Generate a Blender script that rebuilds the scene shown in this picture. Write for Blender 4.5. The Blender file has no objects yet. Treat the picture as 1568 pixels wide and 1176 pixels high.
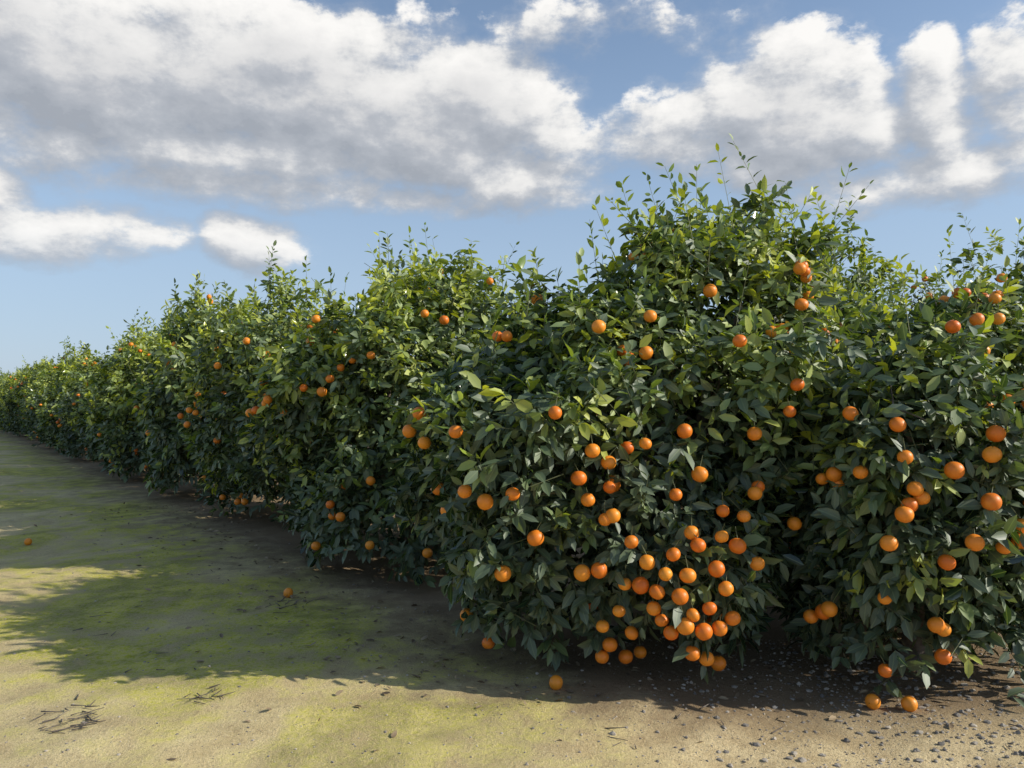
import bpy, bmesh, math, numpy as np
from mathutils import Vector
rng = np.random.default_rng(7)
scene = bpy.context.scene
F = 1184.0/1568.0
CAM_H = 1.6
SUN_AZ, SUN_EL = math.radians(100), math.radians(30.5)
SUN = np.array([math.sin(SUN_AZ)*math.cos(SUN_EL), math.cos(SUN_AZ)*math.cos(SUN_EL), math.sin(SUN_EL)])

# ------------------------------------------------------------------ node helpers
def newmat(name):
    m = bpy.data.materials.new(name); m.use_nodes = True
    m.node_tree.nodes.clear(); return m, m.node_tree
class NT:
    def __init__(s, tree): s.t = tree
    def n(s, typ, ins=None, **props):
        nd = s.t.nodes.new(typ)
        for k, v in props.items(): setattr(nd, k, v)
        if ins:
            for k, v in ins.items():
                sock = nd.inputs[k]
                if isinstance(v, bpy.types.NodeSocket): s.t.links.new(v, sock)
                else: sock.default_value = v
        return nd
    def math(s, op, a, b=None, c=None, clamp=False):
        ins = {0: a}
        if b is not None: ins[1] = b
        if c is not None: ins[2] = c
        return s.n('ShaderNodeMath', ins, operation=op, use_clamp=clamp).outputs[0]
    def vm(s, op, a, b=None):
        ins = {0: a}
        if b is not None: ins[1] = b
        nd = s.n('ShaderNodeVectorMath', ins, operation=op)
        return nd.outputs['Value'] if op in ('LENGTH', 'DOT_PRODUCT', 'DISTANCE') else nd.outputs[0]
    def noise(s, vec, scale, detail=4, rough=0.5, dist=0.0):
        return s.n('ShaderNodeTexNoise', {'Vector': vec, 'Scale': scale, 'Detail': detail, 'Roughness': rough, 'Distortion': dist})
    def mix(s, f, a, b, blend='MIX'):
        nd = s.t.nodes.new('ShaderNodeMix'); nd.data_type = 'RGBA'; nd.blend_type = blend
        for idx, v in ((0, f), (6, a), (7, b)):
            if isinstance(v, bpy.types.NodeSocket): s.t.links.new(v, nd.inputs[idx])
            else: nd.inputs[idx].default_value = v
        return nd.outputs[2]
    def sstep(s, x, lo, hi, a=0.0, b=1.0):
        return s.n('ShaderNodeMapRange', {'Value': x, 'From Min': lo, 'From Max': hi, 'To Min': a, 'To Max': b}, interpolation_type='SMOOTHSTEP').outputs[0]
def C(r, g, b): return (r, g, b, 1.0)

# ------------------------------------------------------------------ materials
def leaf_material():
    m, t = newmat('citrus_leaf'); N = NT(t)
    tint = N.n('ShaderNodeAttribute', attribute_name='tint').outputs['Fac']
    rib = N.n('ShaderNodeAttribute', attribute_name='rib').outputs['Fac']
    geo = N.n('ShaderNodeNewGeometry')
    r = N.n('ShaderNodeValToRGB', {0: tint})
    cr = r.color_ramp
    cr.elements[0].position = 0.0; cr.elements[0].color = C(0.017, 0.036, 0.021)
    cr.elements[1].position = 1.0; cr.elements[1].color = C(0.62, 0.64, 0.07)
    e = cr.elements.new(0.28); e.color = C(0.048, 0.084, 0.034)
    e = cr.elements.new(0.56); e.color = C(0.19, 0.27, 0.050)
    col = r.outputs[0]
    ribm = N.sstep(rib, 0.0, 0.14, 1.0, 0.0)
    col = N.mix(N.math('MULTIPLY', ribm, 0.45), col, C(0.26, 0.33, 0.12))
    back = N.mix(0.4, col, C(0.16, 0.21, 0.11))
    col = N.mix(geo.outputs['Backfacing'], col, back)
    rough = N.math('ADD', N.math('MULTIPLY', geo.outputs['Backfacing'], 0.3), 0.26)
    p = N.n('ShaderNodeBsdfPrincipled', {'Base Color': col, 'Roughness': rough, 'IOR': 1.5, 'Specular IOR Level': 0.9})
    tc = N.mix(1.0, col, C(2.1, 2.1, 0.6), 'MULTIPLY')
    tr = N.n('ShaderNodeBsdfTranslucent', {'Color': tc})
    mx = N.n('ShaderNodeMixShader', {0: 0.18, 1: p.outputs[0], 2: tr.outputs[0]})
    N.n('ShaderNodeOutputMaterial', {'Surface': mx.outputs[0]})
    return m
def simple_mat(name, c1, c2, scale, rough, bump=0.3, bscale=None, detail=5):
    m, t = newmat(name); N = NT(t)
    co = N.n('ShaderNodeTexCoord').outputs['Object']
    nz = N.noise(co, scale, detail, 0.6).outputs[0]
    col = N.mix(N.sstep(nz, 0.35, 0.65), c1, c2)
    b = N.noise(co, bscale or scale*3, 5, 0.6).outputs[0]
    bp = N.n('ShaderNodeBump', {'Height': b, 'Strength': bump, 'Distance': 0.01})
    p = N.n('ShaderNodeBsdfPrincipled', {'Base Color': col, 'Roughness': rough, 'Normal': bp.outputs[0]})
    N.n('ShaderNodeOutputMaterial', {'Surface': p.outputs[0]})
    return m
M_LEAF = leaf_material()
def flat_mat(name, c, rough):
    m, t = newmat(name); N = NT(t)
    p = N.n('ShaderNodeBsdfPrincipled', {'Base Color': c, 'Roughness': rough})
    N.n('ShaderNodeOutputMaterial', {'Surface': p.outputs[0]}); return m
M_TWIG = flat_mat('green_twig', C(0.10, 0.11, 0.045), 0.7)
M_BARK = simple_mat('citrus_bark', C(0.09, 0.07, 0.055), C(0.20, 0.17, 0.14), 14, 0.9, 0.6)
def orange_mat():
    m, t = newmat('orange_peel'); N = NT(t)
    co = N.n('ShaderNodeTexCoord').outputs['Object']
    isl = N.n('ShaderNodeNewGeometry').outputs['Random Per Island']
    nz = N.noise(co, 14, 3, 0.5).outputs[0]
    col = N.mix(isl, C(0.66, 0.135, 0.010), C(0.86, 0.31, 0.028))
    col = N.mix(N.sstep(nz, 0.5, 0.75, 0, .4), col, C(0.80, 0.34, 0.04))
    b = N.noise(co, 420, 2, 0.5).outputs[0]
    bp = N.n('ShaderNodeBump', {'Height': b, 'Strength': 0.3, 'Distance': 0.002})
    p = N.n('ShaderNodeBsdfPrincipled', {'Base Color': col, 'Roughness': 0.42, 'Normal': bp.outputs[0], 'Specular IOR Level': 0.4})
    N.n('ShaderNodeOutputMaterial', {'Surface': p.outputs[0]})
    return m
M_ORANGE = orange_mat()
M_STONE = simple_mat('gravel_stone', C(0.15, 0.135, 0.12), C(0.46, 0.40, 0.32), 9, 0.9, 0.4, 80)
M_DRY = simple_mat('dry_leaf', C(0.12, 0.08, 0.045), C(0.36, 0.27, 0.16), 7, 0.85)
M_DEAD = simple_mat('dead_wood', C(0.07, 0.055, 0.045), C(0.20, 0.17, 0.14), 18, 0.9)

def ground_mat():
    m, t = newmat('orchard_soil'); N = NT(t)
    co = N.n('ShaderNodeTexCoord').outputs['Object']
    big = N.noise(co, 0.55, 4, 0.6, 0.6).outputs[0]
    mid = N.noise(co, 3.5, 5, 0.65).outputs[0]
    fine = N.noise(co, 38, 5, 0.7).outputs[0]
    grit = N.noise(co, 160, 3, 0.7).outputs[0]
    col = N.mix(N.sstep(mid, 0.3, 0.7), C(0.56, 0.42, 0.22), C(0.80, 0.64, 0.36))
    col = N.mix(N.sstep(fine, 0.50, 0.70, 0, 0.7), col, C(0.35, 0.25, 0.135))
    col = N.mix(N.sstep(grit, 0.58, 0.66, 0, 0.75), col, C(0.88, 0.78, 0.54))
    col = N.mix(N.sstep(grit, 0.32, 0.42, 0.85, 0.0), col, C(0.13, 0.095, 0.06))
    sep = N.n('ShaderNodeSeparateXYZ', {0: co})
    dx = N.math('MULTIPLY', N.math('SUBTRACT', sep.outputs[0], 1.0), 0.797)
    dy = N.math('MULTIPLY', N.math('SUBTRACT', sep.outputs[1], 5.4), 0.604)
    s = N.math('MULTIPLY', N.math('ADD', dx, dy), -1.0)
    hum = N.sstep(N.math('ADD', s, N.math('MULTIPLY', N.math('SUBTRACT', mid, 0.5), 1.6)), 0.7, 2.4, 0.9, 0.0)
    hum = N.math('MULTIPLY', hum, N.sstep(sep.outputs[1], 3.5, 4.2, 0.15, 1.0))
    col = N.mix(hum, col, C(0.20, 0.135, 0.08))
    inm = N.math('MULTIPLY', N.sstep(s, 0.9, 1.9), N.sstep(sep.outputs[0], 0.0, 1.4, 1.0, 0.0))
    mm = N.math('ADD', N.math('MULTIPLY', big, 1.0), N.math('MULTIPLY', N.math('SUBTRACT', mid, 0.5), 0.6))
    moss = N.math('MULTIPLY', inm, N.sstep(mm, 0.40, 0.58, 0.18, 0.98))
    moss = N.math('MULTIPLY', moss, N.sstep(fine, 0.35, 0.62, 1.0, 0.45))
    moss = N.math('MULTIPLY', moss, N.sstep(sep.outputs[1], 3.3, 5.0, .62, 1.0))
    mcol = N.mix(N.sstep(mid, 0.35, 0.65), C(0.20, 0.23, 0.010), C(0.50, 0.47, 0.02))
    col = N.mix(moss, col, mcol)
    h = N.math('ADD', N.math('MULTIPLY', fine, 0.8), N.math('MULTIPLY', grit, 0.45))
    h = N.math('ADD', h, N.math('MULTIPLY', mid, 1.2))
    bp = N.n('ShaderNodeBump', {'Height': h, 'Strength': 0.9, 'Distance': 0.016})
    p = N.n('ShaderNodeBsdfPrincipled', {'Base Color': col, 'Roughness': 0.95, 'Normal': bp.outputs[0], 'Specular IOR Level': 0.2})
    N.n('ShaderNodeOutputMaterial', {'Surface': p.outputs[0]})
    return m
M_GROUND = ground_mat()

# ------------------------------------------------------------------ mesh helpers
def tri_mesh(name, V, T, mats, matidx=None, attrs=None, smooth=True):
    me = bpy.data.meshes.new(name)
    V = np.asarray(V, np.float32); T = np.asarray(T, np.int32)
    me.vertices.add(len(V)); me.vertices.foreach_set('co', V.ravel())
    me.loops.add(T.size); me.loops.foreach_set('vertex_index', T.ravel())
    me.polygons.add(len(T)); me.polygons.foreach_set('loop_start', np.arange(0, T.size, 3, dtype=np.int32))
    for mm in mats: me.materials.append(mm)
    if matidx is not None: me.polygons.foreach_set('material_index', np.asarray(matidx, np.int32))
    me.polygons.foreach_set('use_smooth', np.full(len(T), smooth))
    if attrs:
        for k, v in attrs.items():
            a = me.attributes.new(k, 'FLOAT', 'POINT'); a.data.foreach_set('value', np.asarray(v, np.float32))
    me.update(calc_edges=True)
    return me
def link(name, data, parent=None):
    o = bpy.data.objects.new(name, data); scene.collection.objects.link(o)
    if parent: o.parent = parent
    return o
def nrm(v): return v/np.maximum(np.linalg.norm(v, axis=-1, keepdims=True), 1e-9)

def leaves_geom(P, D, Nn, L, W, tint, curl, fold):
    n = len(P)
    D = nrm(D); S = nrm(np.cross(Nn, D)); Nn = np.cross(D, S)
    xs = np.array([0, .30, .30, .30, .68, .68, .68, 1.0])
    ys = np.array([0, .92, 0, -.92, .84, 0, -.84, 0])
    rb = np.abs(ys)
    x = xs[None]*L[:, None]; y = ys[None]*W[:, None]*0.5
    z = -curl[:, None]*(xs[None]**2)*L[:, None] + fold[:, None]*np.abs(y)
    V = P[:, None]+x[..., None]*D[:, None]+y[..., None]*S[:, None]+z[..., None]*Nn[:, None]
    T = np.array([[0, 2, 1], [0, 3, 2], [1, 2, 5], [1, 5, 4], [2, 3, 6], [2, 6, 5], [4, 5, 7], [5, 6, 7]])
    T = T[:, ::-1]
    TT = (np.arange(n)*8)[:, None, None]+T[None]
    return V.reshape(-1, 3), TT.reshape(-1, 3), np.repeat(tint, 8), np.tile(rb, n)
def prisms(A, B, r0, r1, k=3):
    n = len(A); d = nrm(B-A)
    ref = np.where(np.abs(d[:, 2:3]) > .9, np.array([[1., 0, 0]]), np.array([[0, 0, 1.]]))
    u = nrm(np.cross(d, ref)); v = np.cross(d, u)
    a = np.arange(k)*2*np.pi/k
    ring = np.cos(a)[None, :, None]*u[:, None]+np.sin(a)[None, :, None]*v[:, None]
    V = np.concatenate([A[:, None]+ring*r0[:, None, None], B[:, None]+ring*r1[:, None, None]], 1)
    T = []
    for i in range(k):
        j = (i+1) % k; T += [[i, j, k+j], [i, k+j, k+i]]
    TT = (np.arange(n)*2*k)[:, None, None]+np.array(T)[None]
    return V.reshape(-1, 3), TT.reshape(-1, 3)

def unit_sphere(sub):
    bm = bmesh.new(); bmesh.ops.create_icosphere(bm, subdivisions=sub, radius=1.0)
    V = np.array([v.co[:] for v in bm.verts]); T = np.array([[v.index for v in f.verts] for f in bm.faces]); bm.free()
    r = np.hypot(V[:, 0], V[:, 1])
    V[:, 2] *= 0.95
    V[:, 2] -= np.sign(V[:, 2])*0.09*np.exp(-(r/.22)**2)
    return V, T
ORB = {3: unit_sphere(3), 2: unit_sphere(2)}
def oranges_mesh(name, Cn, R, sub, g, stem=True):
    V0, T0 = ORB[sub]; Vs = []; Ts = []; mi = []; off = 0
    for c, r in zip(Cn, R):
        tl = g.normal(0, .3, 2)
        Vx = V0*np.array([1, 1, g.uniform(.94, 1.06)])
        ca, sa = math.cos(tl[0]), math.sin(tl[0])
        Vx = Vx @ np.array([[1, 0, 0], [0, ca, -sa], [0, sa, ca]]).T
        ca, sa = math.cos(tl[1]), math.sin(tl[1])
        Vx = Vx @ np.array([[ca, 0, sa], [0, 1, 0], [-sa, 0, ca]]).T
        Vs.append(Vx*r+c); Ts.append(T0+off); off += len(V0); mi += [0]*len(T0)
    A = np.asarray(Cn)+np.array([0, 0, 1])*np.asarray(R)[:, None]*.8
    B = A+(np.array([0, 0, 1])*0.045+g.normal(0, .02, A.shape) if stem else np.array([0, 0, .008]))
    pv, pt = prisms(A, B, np.full(len(A), .003), np.full(len(A), .0015), 4)
    Vs.append(pv); Ts.append(pt+off); mi += [1]*len(pt)
    return tri_mesh(name, np.concatenate(Vs), np.concatenate(Ts), [M_ORANGE, M_TWIG], mi)

# ------------------------------------------------------------------ crown model
class Blob:
    def __init__(s, c, rx, ry, up, dn, p=2.5, seed=0, K=40, amp=.17, extra=(), K2=150, amp2=.18, tufts=9):
        g = np.random.default_rng(seed); s.c = np.array(c, float)
        s.rx, s.ry, s.up, s.dn, s.p = rx, ry, up, dn, p
        s.bd = nrm(g.normal(size=(K, 3))); s.ba = g.uniform(-amp, amp*.9, K); s.bw = g.uniform(.16, .40, K)
        s.bd = np.vstack([s.bd, nrm(g.normal(size=(K2, 3)))]); s.ba = np.append(s.ba, g.uniform(-amp2, amp2, K2)); s.bw = np.append(s.bw, g.uniform(.07, .14, K2))
        if tufts:
            d = nrm(np.column_stack([g.normal(0, .5, tufts), g.normal(0, .5, tufts), np.ones(tufts)]))
            s.bd = np.vstack([s.bd, d]); s.ba = np.append(s.ba, g.uniform(.08, .28, tufts)); s.bw = np.append(s.bw, g.uniform(.07, .13, tufts))
            d = nrm(np.column_stack([g.normal(0, .6, 6), g.normal(0, .6, 6), np.ones(6)]))
            s.bd = np.vstack([s.bd, d]); s.ba = np.append(s.ba, g.uniform(-.22, -.10, 6)); s.bw = np.append(s.bw, g.uniform(.10, .18, 6))
        for d, a, w in extra:
            s.bd = np.vstack([s.bd, nrm(np.array([d], float))]); s.ba = np.append(s.ba, a); s.bw = np.append(s.bw, w)
    def R(s, d):
        rz = np.where(d[:, 2] > 0, s.up, s.dn)
        q = (np.abs(d[:, 0]/s.rx)**s.p+np.abs(d[:, 1]/s.ry)**s.p+np.abs(d[:, 2]/rz)**s.p)**(-1/s.p)
        k = (d @ s.bd.T-1)/(s.bw**2)[None]
        return q*(1+(s.ba[None]*np.exp(k)).sum(1))
    def f(s, P):
        v = P-s.c; l = np.linalg.norm(v, axis=1)+1e-9
        return l/s.R(v/l[:, None])
    def normal(s, d):
        rz = np.where(d[:, 2] > 0, s.up, s.dn)
        n0 = nrm(np.stack([d[:, 0]/s.rx**2, d[:, 1]/s.ry**2, d[:, 2]/rz**2], 1))
        R0 = s.R(d); e = .05
        ref = np.where(np.abs(d[:, 2:3]) > .9, np.array([[1., 0, 0]]), np.array([[0, 0, 1.]]))
        u = nrm(np.cross(d, ref)); v = np.cross(d, u)
        gu = (s.R(nrm(d+e*u))-R0)/e/R0; gv = (s.R(nrm(d+e*v))-R0)/e/R0
        n1 = nrm(d-gu[:, None]*u-gv[:, None]*v)
        return nrm(n0*.4+n1)

def crown_mesh(name, blobs, ntw, seed, leafL=.112, nshoot=26, carve=None, nl=9, zmin=.10, young=.16, shootL=(.18, .62), tb=0.0, lowcut=.16):
    g = np.random.default_rng(seed); VV = []; TT = []; ti = []; rb = []; mi = []; off = 0
    areas = np.array([b.rx*b.ry+b.rx*(b.up+min(b.dn, b.c[2])) for b in blobs]); share = areas/areas.sum()
    tips = []; outs = []; dep = []
    for bi, b in enumerate(blobs):
        target = int(ntw*share[bi]); n = target*9; d = nrm(g.normal(size=(n, 3))); R = b.R(d)
        zc = b.c[2]+d[:, 2]*R; q = zc > zmin-.25; d = d[q]; R = R[q]
        keep = g.random(len(d)) < (R/R.max())**2; d = d[keep]; R = R[keep]
        u = g.random(len(d))**1.6
        s = 1.0-u*0.34+g.normal(0, .022, len(d))
        P = b.c+d*(R*s)[:, None]
        hang = lowcut*(.5+.5*np.sin(np.arctan2(d[:, 1], d[:, 0])*7+bi*2+seed))   # skirt hangs unevenly
        ok = P[:, 2] > zmin+hang+g.normal(0, .06, len(d))+.20*u
        P, d, u = P[ok][:target], d[ok][:target], u[ok][:target]
        ok = np.ones(len(P), bool)
        for bj, o in enumerate(blobs):
            if bj != bi: ok &= o.f(P) > .80
        tips.append(P[ok]); outs.append(b.normal(d[ok])); dep.append(u[ok])
    P = np.concatenate(tips); O = np.concatenate(outs); dep = np.concatenate(dep); n = len(P)
    low = np.clip((1.0-P[:, 2:3])/1.0, 0, 1)
    td = nrm(O*.85+np.array([0, 0, .30])*(1-1.9*low)+g.normal(0, .42, (n, 3)))
    TL = g.uniform(.14, .29, n)
    kk = nrm(g.normal(size=(60, 3)))*1.3+blobs[0].c; kr = g.uniform(.18, .4, 60); ka = g.uniform(-.14, .28, 60)
    cl = np.zeros(n)
    for a, b_, c_ in zip(kk, kr, ka): cl += c_*np.exp(-((P-a)**2).sum(1)/b_**2)
    ttint = np.clip(g.beta(1.5, 4.4, n)*.75+(P[:, 2]-1.3)*.13+cl+tb, 0, 1)  # height term paints sunlit crown tops into the leaf tint
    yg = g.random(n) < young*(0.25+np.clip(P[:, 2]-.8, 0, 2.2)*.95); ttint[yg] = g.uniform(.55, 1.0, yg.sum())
    ttint -= dep*.28  # inner leaves darker: interior shade of the crown put into the tint
    m = nshoot
    ii = np.argsort(-(P[:, 2]-1.2*dep+g.normal(0, .28, n)))[:m*4]; ii = g.choice(ii, m, replace=False)
    sP = P[ii].copy(); sd = nrm(np.array([0, 0, 1.])+g.normal(0, .30, (m, 3))+O[ii]*.15)
    sL = shootL[0]+(shootL[1]-shootL[0])*g.random(m)**1.7
    P2 = sP+sd*(sL*.8)[:, None]
    def emit(P, td, TL, O, tt, nl, lscale, upw):
        nonlocal off
        n = len(P)
        fr = (np.arange(nl)+.5)/nl
        fr = np.clip(fr[None]+g.normal(0, .05, (n, nl)), 0, 1)
        B = P[:, None]-td[:, None]*(TL[:, None]*(1-fr))[..., None]
        ref = nrm(np.cross(td, nrm(g.normal(size=(n, 3))))); ref2 = np.cross(td, ref)
        az = np.arange(nl)[None]*2.4+g.uniform(0, 6.28, (n, 1))+g.normal(0, .3, (n, nl))
        side = np.cos(az)[..., None]*ref[:, None]+np.sin(az)[..., None]*ref2[:, None]
        ph = np.radians(78-48*fr)+g.normal(0, .18, (n, nl))
        D = td[:, None]*np.cos(ph)[..., None]+side*np.sin(ph)[..., None]
        D = D+np.array([0, 0, -.42])*(1-upw)+g.normal(0, .18, D.shape)
        D = nrm(D)
        Nn = O[:, None]*.75+np.array([0, 0, .60])+g.normal(0, .60, D.shape)
        Nn = Nn-(Nn*D).sum(-1, keepdims=True)*D; Nn = nrm(Nn)
        L = lscale*g.uniform(.52, 1.22, (n, nl)); W = L*g.uniform(.36, .53, (n, nl))
        t = np.clip(tt[:, None]+g.normal(0, .08, (n, nl)), 0, 1)
        B = B+D*.008
        f = lambda a: a.reshape(-1, *a.shape[2:])
        B, D, Nn, L, W, t = map(f, (B, D, Nn, L, W, t))
        ctr = B+D*(L*.5)[:, None]; k = ctr[:, 2] > .04
        if carve is not None:
            for c, o, q in carve:
                v = ctr-c; a = v @ o; r2 = (v**2).sum(1)-a*a
                k &= ~(((r2 < (.052*q)**2) & (a > 0) & (a < .32)) | ((v**2).sum(1) < .055**2))
        B, D, Nn, L, W, t = B[k], D[k], Nn[k], L[k], W[k], t[k]
        v, T, a, r = leaves_geom(B, D, Nn, L, W, t, g.uniform(.02, .30, len(B)), g.uniform(.1, .6, len(B)))
        VV.append(v); TT.append(T+off); off += len(v); ti.append(a); rb.append(r); mi.append(np.zeros(len(T), int))
        v, T = prisms(P-td*TL[:, None]*1.25, P, np.full(len(P), .0032), np.full(len(P), .0012))
        VV.append(v); TT.append(T+off); off += len(v); ti.append(np.zeros(len(v))); rb.append(np.zeros(len(v))); mi.append(np.ones(len(T), int))
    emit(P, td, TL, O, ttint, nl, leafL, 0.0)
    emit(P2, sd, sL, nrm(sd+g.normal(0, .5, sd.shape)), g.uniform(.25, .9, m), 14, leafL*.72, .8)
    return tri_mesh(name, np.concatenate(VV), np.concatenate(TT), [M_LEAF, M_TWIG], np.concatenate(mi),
                    {'tint': np.concatenate(ti), 'rib': np.concatenate(rb)})

def trunk_mesh(name, blobs, seed):
    g = np.random.default_rng(seed); A = []; B = []; r0 = []; r1 = []
    base = np.array([blobs[0].c[0], blobs[0].c[1], -.05]); top = base+np.array([g.normal(0, .05), g.normal(0, .05), .55])
    def seg(a, b, ra, rb_): A.append(a); B.append(b); r0.append(ra); r1.append(rb_)
    seg(base, base+(top-base)*.3, .12, .085); seg(base+(top-base)*.3, top, .085, .075)
    for b in blobs:
        for i in range(8):
            d = nrm(g.normal(size=3)+np.array([0, 0, .7])); d[2] = abs(d[2])*.9+.05; d = nrm(d)
            e = b.c+d*b.R(d[None])[0]*.72
            p = top.copy(); r = .055
            for k in range(1, 6):
                q = top+(e-top)*k/5+g.normal(0, .05, 3)
                seg(p, q, r, r*.72)
                if k > 1:
                    for _ in range(2):
                        w = q+nrm(g.normal(size=3))*.25
                        seg(q, w, r*.4, r*.15)
                p = q; r *= .72
    v, T = prisms(np.array(A), np.array(B), np.array(r0), np.array(r1), 8)
    return tri_mesh(name, v, T, [M_BARK])

# ------------------------------------------------------------------ trees
near = {}
near['T1'] = [Blob((0.68, 5.36, 1.25), 1.24, 1.12, 1.12, 2.2, 2.5, 11,
                   extra=[((.75, -.6, -.75), -.12, .36), ((-.85, -.6, -.95), -.08, .36), ((.05, -1, -.5), .06, .35)]),
              Blob((1.42, 5.60, 2.00), 0.86, 0.85, 0.88, 0.9, 2.6, 12, K=26)]
near['TR'] = [Blob((2.42, 4.72, 1.05), 0.78, 0.80, 1.05, 2.4, 2.4, 21, tufts=4, extra=[((-1, -.35, -.6), -.15, .36)]),
              Blob((3.15, 6.10, 1.35), 0.96, 0.95, 1.02, 1.9, 2.4, 22)]
near['T2'] = [Blob((-1.02, 7.95, 1.30), 1.36, 1.34, 1.62, 2.1, 2.4, 31, extra=[((.8, -.7, -.45), -.18, .40)])]
near['T3'] = [Blob((-2.88, 10.45, 1.32), 1.30, 1.30, 1.60, 2.0, 2.3, 41)]
near['TA'] = [Blob((5.75, 7.95, 1.50), 1.50, 1.50, 1.95, 2.2, 2.2, 51)]
near['TB'] = [Blob((4.75, 9.75, 1.50), 1.25, 1.30, 1.9, 2.2, 2.1, 52)]

surv = """1226,411 1228,466 996,484 917,500 1088,445 1133,522 988,679 907,690 1071,726 1034,757 1155,755 1048,660 1155,664 933,746 938,789
926,795 1106,782 1058,815 1104,821 1068,834 1128,835 966,829 820,823 785,756 743,768 712,752 686,781 891,876 917,872 956,893 980,895 1018,878
1040,912 947,934 966,967 922,957 933,985 921,1003 957,1003 979,996 1026,967 1048,957 1058,998 1080,1006 1098,1013 1071,1037 1166,996 770,877
1000,930 1012,948 1085,930 1060,940 1110,900 1096,870 1052,880 1138,790 1160,745 900,765 1076,965 1100,960 990,860 1030,848 1120,945 1005,905
748,982 715,940 886,732 1158,862 698,661 850,632 1221,589 1385,700 1276,726 1258,733 1215,801 1359,831 1391,773 1383,787 1410,762 1400,748
1524,664 1518,696 1516,768 1534,838 1447,860 1352,914 1239,942 1258,935 1267,931 1441,962 1440,1003 1352,1024 1374,650 1302,633 1209,630
1460,720 1430,955 1490,830 1536,425 1525,457 1497,489 1530,488 1460,500 762,515 776,515 627,660 642,633 650,678 568,544 522,791
454,876 467,884 488,878 507,878 568,736 567,834 650,480 465,594 493,600 485,835 750,430 680,490 655,846 672,748 505,580 410,612 392,628
383,632 342,761 365,768 376,768 334,793 320,805 323,826 383,826 290,628 300,632 277,637 287,650 377,522 333,560"""
fruit = {k: [] for k in near}
cam = np.array([0, 0, CAM_H])
tt = np.arange(3.2, 14, .02)
gR = np.random.default_rng(5)
for tok in surv.split():
    u, v = map(float, tok.split(','))
    ray = np.array([(u-784)/1184, 1.0, (610-v)/1184]); pts = cam+tt[:, None]*ray
    best = None
    for k, bl in near.items():
        for b in bl:
            f = b.f(pts); i = np.argmax(f < 1.0)
            if f[i] >= 1.0:
                i = int(np.argmin(f))
                if f[i] > 1.09: continue
                cost = tt[i]+3
            else: cost = tt[i]
            if best is None or cost < best[0]: best = (cost, k, b, i)
    if best:
        _, k, b, i = best; p = pts[i]; d = nrm((p-b.c)[None]); o = b.normal(d)[0]
        o = nrm(o+nrm((SUN*0.4+np.array([0, -.8, 0.1]))))
        p = p-ray/np.linalg.norm(ray)*.01
        if p[2] > .10: fruit[k].append((p, o, gR.choice([1.0, .75, .4])))
print('fruit', {k: len(v) for k, v in fruit.items()})
def clustered(b, others, ncl, lo, hi, zmin=.3):
    out = []
    for _ in range(ncl):
        d = nrm(gR.normal(size=3))
        for __ in range(int(gR.choice([1, 1, 2, 3, 4]))):
            d2 = nrm(d+gR.normal(0, .055, 3)); p = b.c+d2*b.R(d2[None])[0]*gR.uniform(lo, hi)
            if p[2] < zmin or any(o.f(p[None])[0] < .95 for o in others): continue
            if any(np.linalg.norm(p-q) < .075 for q in out): continue
            out.append(p)
    return out
ntw = {'T1': 4200, 'TR': 4200, 'T2': 3600, 'T3': 2700, 'TA': 2300, 'TB': 1600}
seed = 100
for k, bl in near.items():
    seed += 7
    root = link('orange_tree', None); root.empty_display_size = .3
    base = np.array([bl[0].c[0], bl[0].c[1], 0.0]); root.location = base
    fr = list(fruit[k])
    for b in bl:
        fr += [(p, None, 0) for p in clustered(b, [o for o in bl if o is not b], 20, .85, .96)]
    carve = [q for q in fr if q[1] is not None]
    me = crown_mesh('foliage', bl, ntw[k], seed, carve=carve, nshoot={'T1': 70, 'TR': 26}.get(k, 56),
                    young=.32 if k in ('T2', 'T3') else .24, tb=.02 if k in ('T2', 'T3') else .0,
                    shootL=(.2, .66) if k in ('T1', 'TA', 'TB') else (.2, .66), lowcut=.08 if k in ('T1', 'TR') else .14)
    o = link('foliage', me, root); o.location = -base
    Cn = np.array([q[0] for q in fr]); R = gR.uniform(.035, .047, len(Cn))
    o = link('oranges', oranges_mesh('oranges', Cn, R, 3, gR), root); o.location = -base
    o = link('trunk', trunk_mesh('trunk', bl, seed+1), root); o.location = -base

gen = []
for i in range(4):
    b = [Blob((0, 0, 1.30), 1.26, 1.26, 1.62, 2.0, 2.3, 200+i, amp=.18)]
    fm = crown_mesh('foliage_generic', b, 2000, 300+i, leafL=.128, nshoot=54, young=.36, tb=.03)
    pts = clustered(b[0], [], 34, .93, 1.02)
    om = oranges_mesh('oranges_generic', np.array(pts), gR.uniform(.038, .046, len(pts)), 2, gR)
    gen.append((fm, om, trunk_mesh('trunk_generic', b, 400+i)))
def place(x, y, i, rot, sc, sz):
    root = link('orange_tree', None); root.location = (x, y, 0); root.rotation_euler[2] = rot; root.scale = (sc, sc, sz)
    fm, om, tm = gen[i % 4]
    link('foliage', fm, root); link('oranges', om, root); link('trunk', tm, root)
hs = {3: 1.15, 4: .96, 5: 1.07, 6: .95, 7: .90, 8: .99}
for n in range(3, 28):
    place(1.0-1.9*n-.05+gR.normal(0, .08), 5.4+2.5*n+gR.normal(0, .08), n*3+1, gR.uniform(0, 6.28), gR.uniform(.98, 1.08), hs.get(n, gR.uniform(.88, 1.02)))
for n in range(1, 7):
    place(4.75-1.9*n, 9.75+2.5*n, n*5+2, gR.uniform(0, 6.28), gR.uniform(.9, 1.0), gR.uniform(.78, .88))

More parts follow.
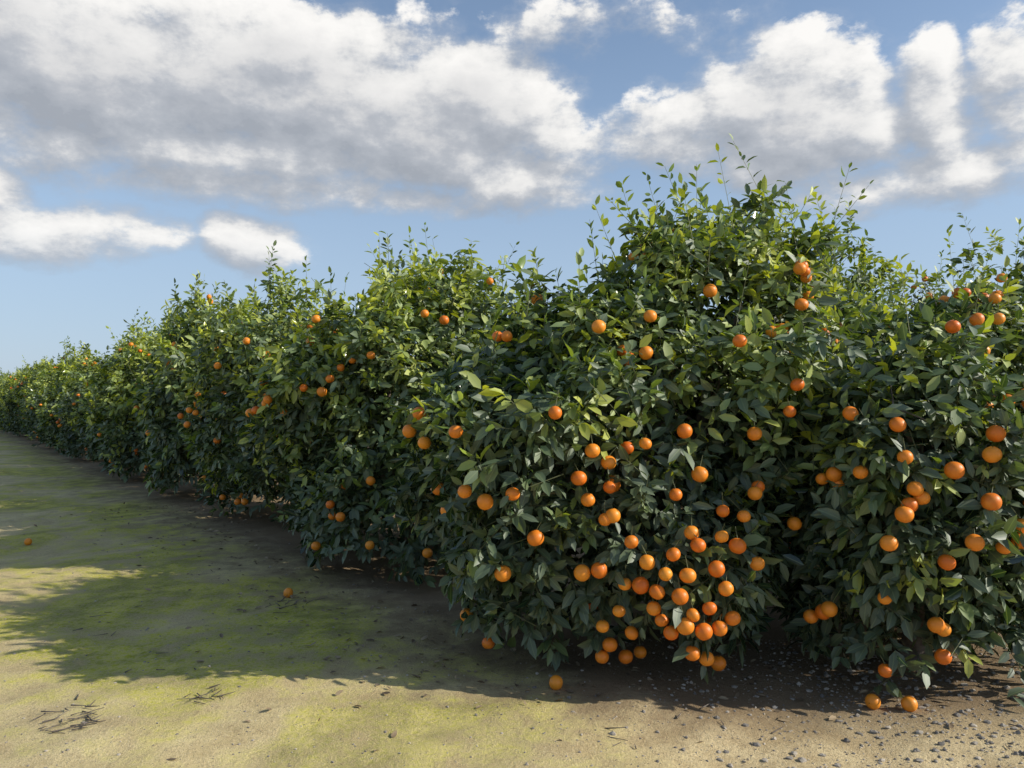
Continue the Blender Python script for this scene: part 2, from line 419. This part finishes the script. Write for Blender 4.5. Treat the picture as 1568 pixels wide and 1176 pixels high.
# ------------------------------------------------------------------ ground
def gh(x, y):
    return (0.018*np.sin(x*1.3+y*.7)+.012*np.sin(x*2.9-y*1.7+1)+.006*np.sin(x*6.1+y*5.3)+.004*np.sin(x*11.3-y*9.1))
def axis(lo, hi, fine_lo, fine_hi, st):
    a = list(np.arange(fine_lo, fine_hi, st)); s = st; x = fine_hi
    while x < hi: a.append(x); s *= 1.18; x += s
    a.append(hi); s = st; x = fine_lo; pre = []
    while x > lo: s *= 1.18; x -= s; pre.append(max(x, lo))
    return np.array(sorted(set(pre))+a)
X = axis(-900, 900, -6, 5, .09); Y = axis(-300, 1500, 1.5, 12, .09)
gx, gy = np.meshgrid(X, Y); gz = gh(gx, gy)*np.exp(-np.maximum(np.hypot(gx, gy)-30, 0)/30)
V = np.stack([gx, gy, gz], -1).reshape(-1, 3); nx = len(X); ny = len(Y)
ia = (np.arange(ny-1)[:, None]*nx+np.arange(nx-1)[None]).ravel()
T = np.concatenate([np.stack([ia, ia+1, ia+nx+1], 1), np.stack([ia, ia+nx+1, ia+nx], 1)])
link('ground', tri_mesh('ground', V, T, [M_GROUND]))

def stones(n, fn, smin, smax, name, pw=2.2):
    bm = bmesh.new(); bmesh.ops.create_icosphere(bm, subdivisions=1, radius=1.0)
    V0 = np.array([v.co[:] for v in bm.verts]); T0 = np.array([[v.index for v in f.verts] for f in bm.faces]); bm.free()
    xy = fn(n); n = len(xy)
    s = smin*(smax/smin)**(rng.random(n)**pw)
    jit = 1+rng.normal(0, .18, (n, len(V0), 1))
    V = V0[None]*jit*s[:, None, None]*np.stack([rng.uniform(.8, 1.4, n), rng.uniform(.7, 1.1, n), rng.uniform(.45, .8, n)], 1)[:, None]
    a = rng.uniform(0, 6.28, n); ca, sa = np.cos(a)[:, None], np.sin(a)[:, None]
    x = V[..., 0]*ca-V[..., 1]*sa; y = V[..., 0]*sa+V[..., 1]*ca
    z = V[..., 2]+gh(xy[:, 0], xy[:, 1])[:, None]+s[:, None]*.15
    V = np.stack([x+xy[:, :1], y+xy[:, 1:], z], -1)
    T = (np.arange(n)*len(V0))[:, None, None]+T0[None]
    return link(name, tri_mesh(name, V.reshape(-1, 3), T.reshape(-1, 3), [M_STONE], smooth=False))
def right_patch(n):
    y = rng.uniform(2.8, 5.2, n); x = rng.normal(2.3, .9, n); k = (x > .0); return np.stack([x, y], 1)[k]
def all_patch(n):
    y = 2.6+rng.random(n)**1.6*14; x = (rng.uniform(-.72, .72, n))*y; return np.stack([x, y], 1)
stones(6000, right_patch, .002, .018, 'gravel', 2.6)
stones(8000, all_patch, .002, .010, 'gravel', 3.0)

n = 1000
xy = np.concatenate([np.stack([rng.normal(.9, 1.2, 450), rng.normal(4.8, .5, 450)], 1),
     np.array([1.0, 5.4])+np.outer(rng.uniform(0, 9, 550), [-.605, .796])+np.outer(rng.normal(1.4, .5, 550), [-.797, -.604])])
P = np.stack([xy[:, 0], xy[:, 1], gh(xy[:, 0], xy[:, 1])+.006], 1)
D = rng.normal(size=(n, 3)); D[:, 2] *= .15
Nn = np.array([0, 0, 1.])+rng.normal(0, .3, (n, 3)); L = rng.uniform(.02, .065, n)
v, T, a, r = leaves_geom(P, D, Nn, L, L*.45, np.zeros(n), rng.uniform(-.3, .2, n), rng.uniform(0, .6, n))
link('leaf_litter', tri_mesh('leaf_litter', v, T, [M_DRY]))

A = []; B = []
for (cx, cy, m, sp) in ((-2.15, 3.86, 30, .08), (-1.62, 4.12, 14, .06), (-1.75, 6.0, 20, .10), (-2.2, 4.7, 5, .2), (-2.9, 5.6, 8, .3), (.6, 3.9, 8, .3), (2.3, 3.6, 10, .4)):
    c = np.array([cx, cy])+rng.normal(0, sp, (m, 2)); a = rng.normal(.1, .9, m); l = rng.uniform(.015, .06, m)
    d = np.stack([np.cos(a), np.sin(a)], 1)*l[:, None]
    z = gh(c[:, 0], c[:, 1])
    A.append(np.column_stack([c-d, z+.006])); B.append(np.column_stack([c+d, z+rng.uniform(.004, .03, m)]))
A = np.concatenate(A); B = np.concatenate(B)
v, T = prisms(A, B, rng.uniform(.002, .005, len(A)), np.full(len(A), .0015), 5)
link('fallen_twigs', tri_mesh('fallen_twigs', v, T, [M_DEAD]))

for (x, y) in ((-1.80, 6.25), (-5.30, 8.50), (.242, 4.28), (2.05, 4.02), (1.88, 4.06)):
    me = oranges_mesh('fallen_orange', np.zeros((1, 3)), np.array([.040]), 3, gR, stem=False)
    o = link('fallen_orange', me); o.location = (x, y, float(gh(x, y))+.034); o.rotation_euler = (gR.uniform(.8, 2.2), gR.uniform(0, 1), gR.uniform(0, 6))

# ------------------------------------------------------------------ camera, sun, sky
cd = bpy.data.cameras.new('camera'); co = link('camera', cd); scene.camera = co
cd.sensor_width = 36; cd.lens = 36*F; cd.clip_end = 5000; cd.clip_start = .05
co.location = (0, 0, CAM_H); co.rotation_euler = (math.radians(90)+math.atan(22/1184), 0, 0)
sd = bpy.data.lights.new('sun', 'SUN'); sd.energy = 5.0; sd.angle = math.radians(.53); sd.color = (1, .95, .84)
so = link('sun', sd); so.rotation_euler = Vector(SUN).to_track_quat('Z', 'Y').to_euler(); so.location = (20, -5, 20)

w = bpy.data.worlds.new('World'); scene.world = w; w.use_nodes = True; t = w.node_tree; t.nodes.clear()
def a_e(u, v):
    a = math.atan((u-784)/1184); return a, math.atan((610-v)/1184*math.cos(a))
clouds = [(120, 80, 330, 160, 1.5), (400, 110, 320, 150, 1.6), (650, 180, 250, 130, 1.5), (780, 270, 130, 55, .9), (320, 225, 370, 60, 1.0),
          (400, 295, 220, 36, .7), (620, 303, 180, 26, .6), (60, 345, 180, 52, .9), (-20, 275, 90, 45, .8),
          (385, 378, 85, 42, 1.0), (1205, 160, 160, 125, 1.4), (1270, 215, 120, 80, 1.0), (1060, 190, 190, 70, .7),
          (1430, 160, 75, 95, .8), (1560, 130, 80, 110, .9), (1450, 275, 240, 55, .7), (860, 15, 170, 34, .15)]
grp = bpy.data.node_groups.new('cloud_density', 'ShaderNodeTree')
grp.interface.new_socket('P', in_out='INPUT', socket_type='NodeSocketVector')
grp.interface.new_socket('D', in_out='OUTPUT', socket_type='NodeSocketFloat')
G = NT(grp); gi = G.n('NodeGroupInput'); go = G.n('NodeGroupOutput')
Pn = gi.outputs[0]
wn = G.noise(Pn, 6.0, 2, .5)
wv = G.vm('MULTIPLY', G.vm('SUBTRACT', wn.outputs['Color'], (.5, .5, .5)), (.13, .08, 0))
Pw = G.vm('ADD', Pn, wv)
acc = None
for (u, v, hw, hh, st) in clouds:
    a0, e0 = a_e(u, v); a1, _ = a_e(u+hw, v); _, e1 = a_e(u, v-hh)
    d = G.vm('MULTIPLY', G.vm('SUBTRACT', Pw, (a0, e0, 0)), (1/abs(a1-a0), 1/abs(e1-e0), 0))
    q = G.math('MULTIPLY', G.math('SUBTRACT', 1.0, G.vm('DOT_PRODUCT', d, d)), st)
    acc = q if acc is None else G.math('SMOOTH_MAX', acc, q, .3)
n1 = G.noise(G.vm('MULTIPLY', Pn, (1, 1.6, 1)), 11.0, 8, .62).outputs[0]
acc = G.math('MAXIMUM', acc, -.85)
D = G.math('ADD', acc, G.math('MULTIPLY', G.math('SUBTRACT', n1, .5), 3.0))
grp.links.new(D, go.inputs[0])

N = NT(t)
tc = N.n('ShaderNodeTexCoord').outputs['Generated']
dirn = N.vm('NORMALIZE', tc)
sp = N.n('ShaderNodeSeparateXYZ', {0: dirn})
az = N.math('ARCTAN2', sp.outputs[0], sp.outputs[1]); el = N.math('ARCSINE', sp.outputs[2])
P = N.n('ShaderNodeCombineXYZ', {0: az, 1: el, 2: 0.0}).outputs[0]
def dens(vec):
    g = N.n('ShaderNodeGroup'); g.node_tree = grp; t.links.new(vec, g.inputs[0]); return g.outputs[0]
D0 = dens(P); D1 = dens(N.vm('ADD', P, (.016, .032, 0)))
diff = N.math('SUBTRACT', D0, D1)
soft = N.sstep(D0, -.50, .70); crisp = N.sstep(D0, -.15, .30)
lit = N.sstep(diff, -.1, .8)
alpha = N.math('ADD', N.math('MULTIPLY', soft, N.math('SUBTRACT', 1.0, lit)), N.math('MULTIPLY', crisp, lit))
rr = N.n('ShaderNodeValToRGB', {0: N.n('ShaderNodeMapRange', {'Value': diff, 'From Min': -.9, 'From Max': 1.1}).outputs[0]})
cr = rr.color_ramp; cr.interpolation = 'B_SPLINE'
cr.elements[0].position = .05; cr.elements[0].color = C(.37, .40, .45)
cr.elements[1].position = .95; cr.elements[1].color = C(1.0, .98, .95)
e = cr.elements.new(.38); e.color = C(.48, .51, .56)
e = cr.elements.new(.55); e.color = C(.66, .67, .69)
e = cr.elements.new(.72); e.color = C(.88, .87, .85)
ccol = rr.outputs[0]
thick = N.sstep(D0, .6, 2.0, 0.0, .4)
ccol = N.mix(thick, ccol, C(.48, .49, .52))
sky = N.n('ShaderNodeTexSky', sky_type='NISHITA', sun_disc=False, sun_elevation=SUN_EL, sun_rotation=SUN_AZ, altitude=100, air_density=1.0, dust_density=.6, ozone_density=1.2)
bs = N.n('ShaderNodeBackground', {'Color': sky.outputs[0], 'Strength': .145})
hz = N.sstep(el, 0.0, .5, .80, .15)
bh = N.n('ShaderNodeBackground', {'Color': C(.40, .53, .72), 'Strength': 1.0})
m0 = N.n('ShaderNodeMixShader', {0: hz, 1: bs.outputs[0], 2: bh.outputs[0]})
bc = N.n('ShaderNodeBackground', {'Color': ccol, 'Strength': 1.0})
al = N.math('MULTIPLY', alpha, N.sstep(el, .0, .22, .35, .97))
m1 = N.n('ShaderNodeMixShader', {0: al, 1: m0.outputs[0], 2: bc.outputs[0]})
N.n('ShaderNodeOutputWorld', {'Surface': m1.outputs[0]})
scene.view_settings.view_transform = 'Standard'; scene.view_settings.look = 'None'
scene.view_settings.exposure = 0; scene.view_settings.gamma = 1
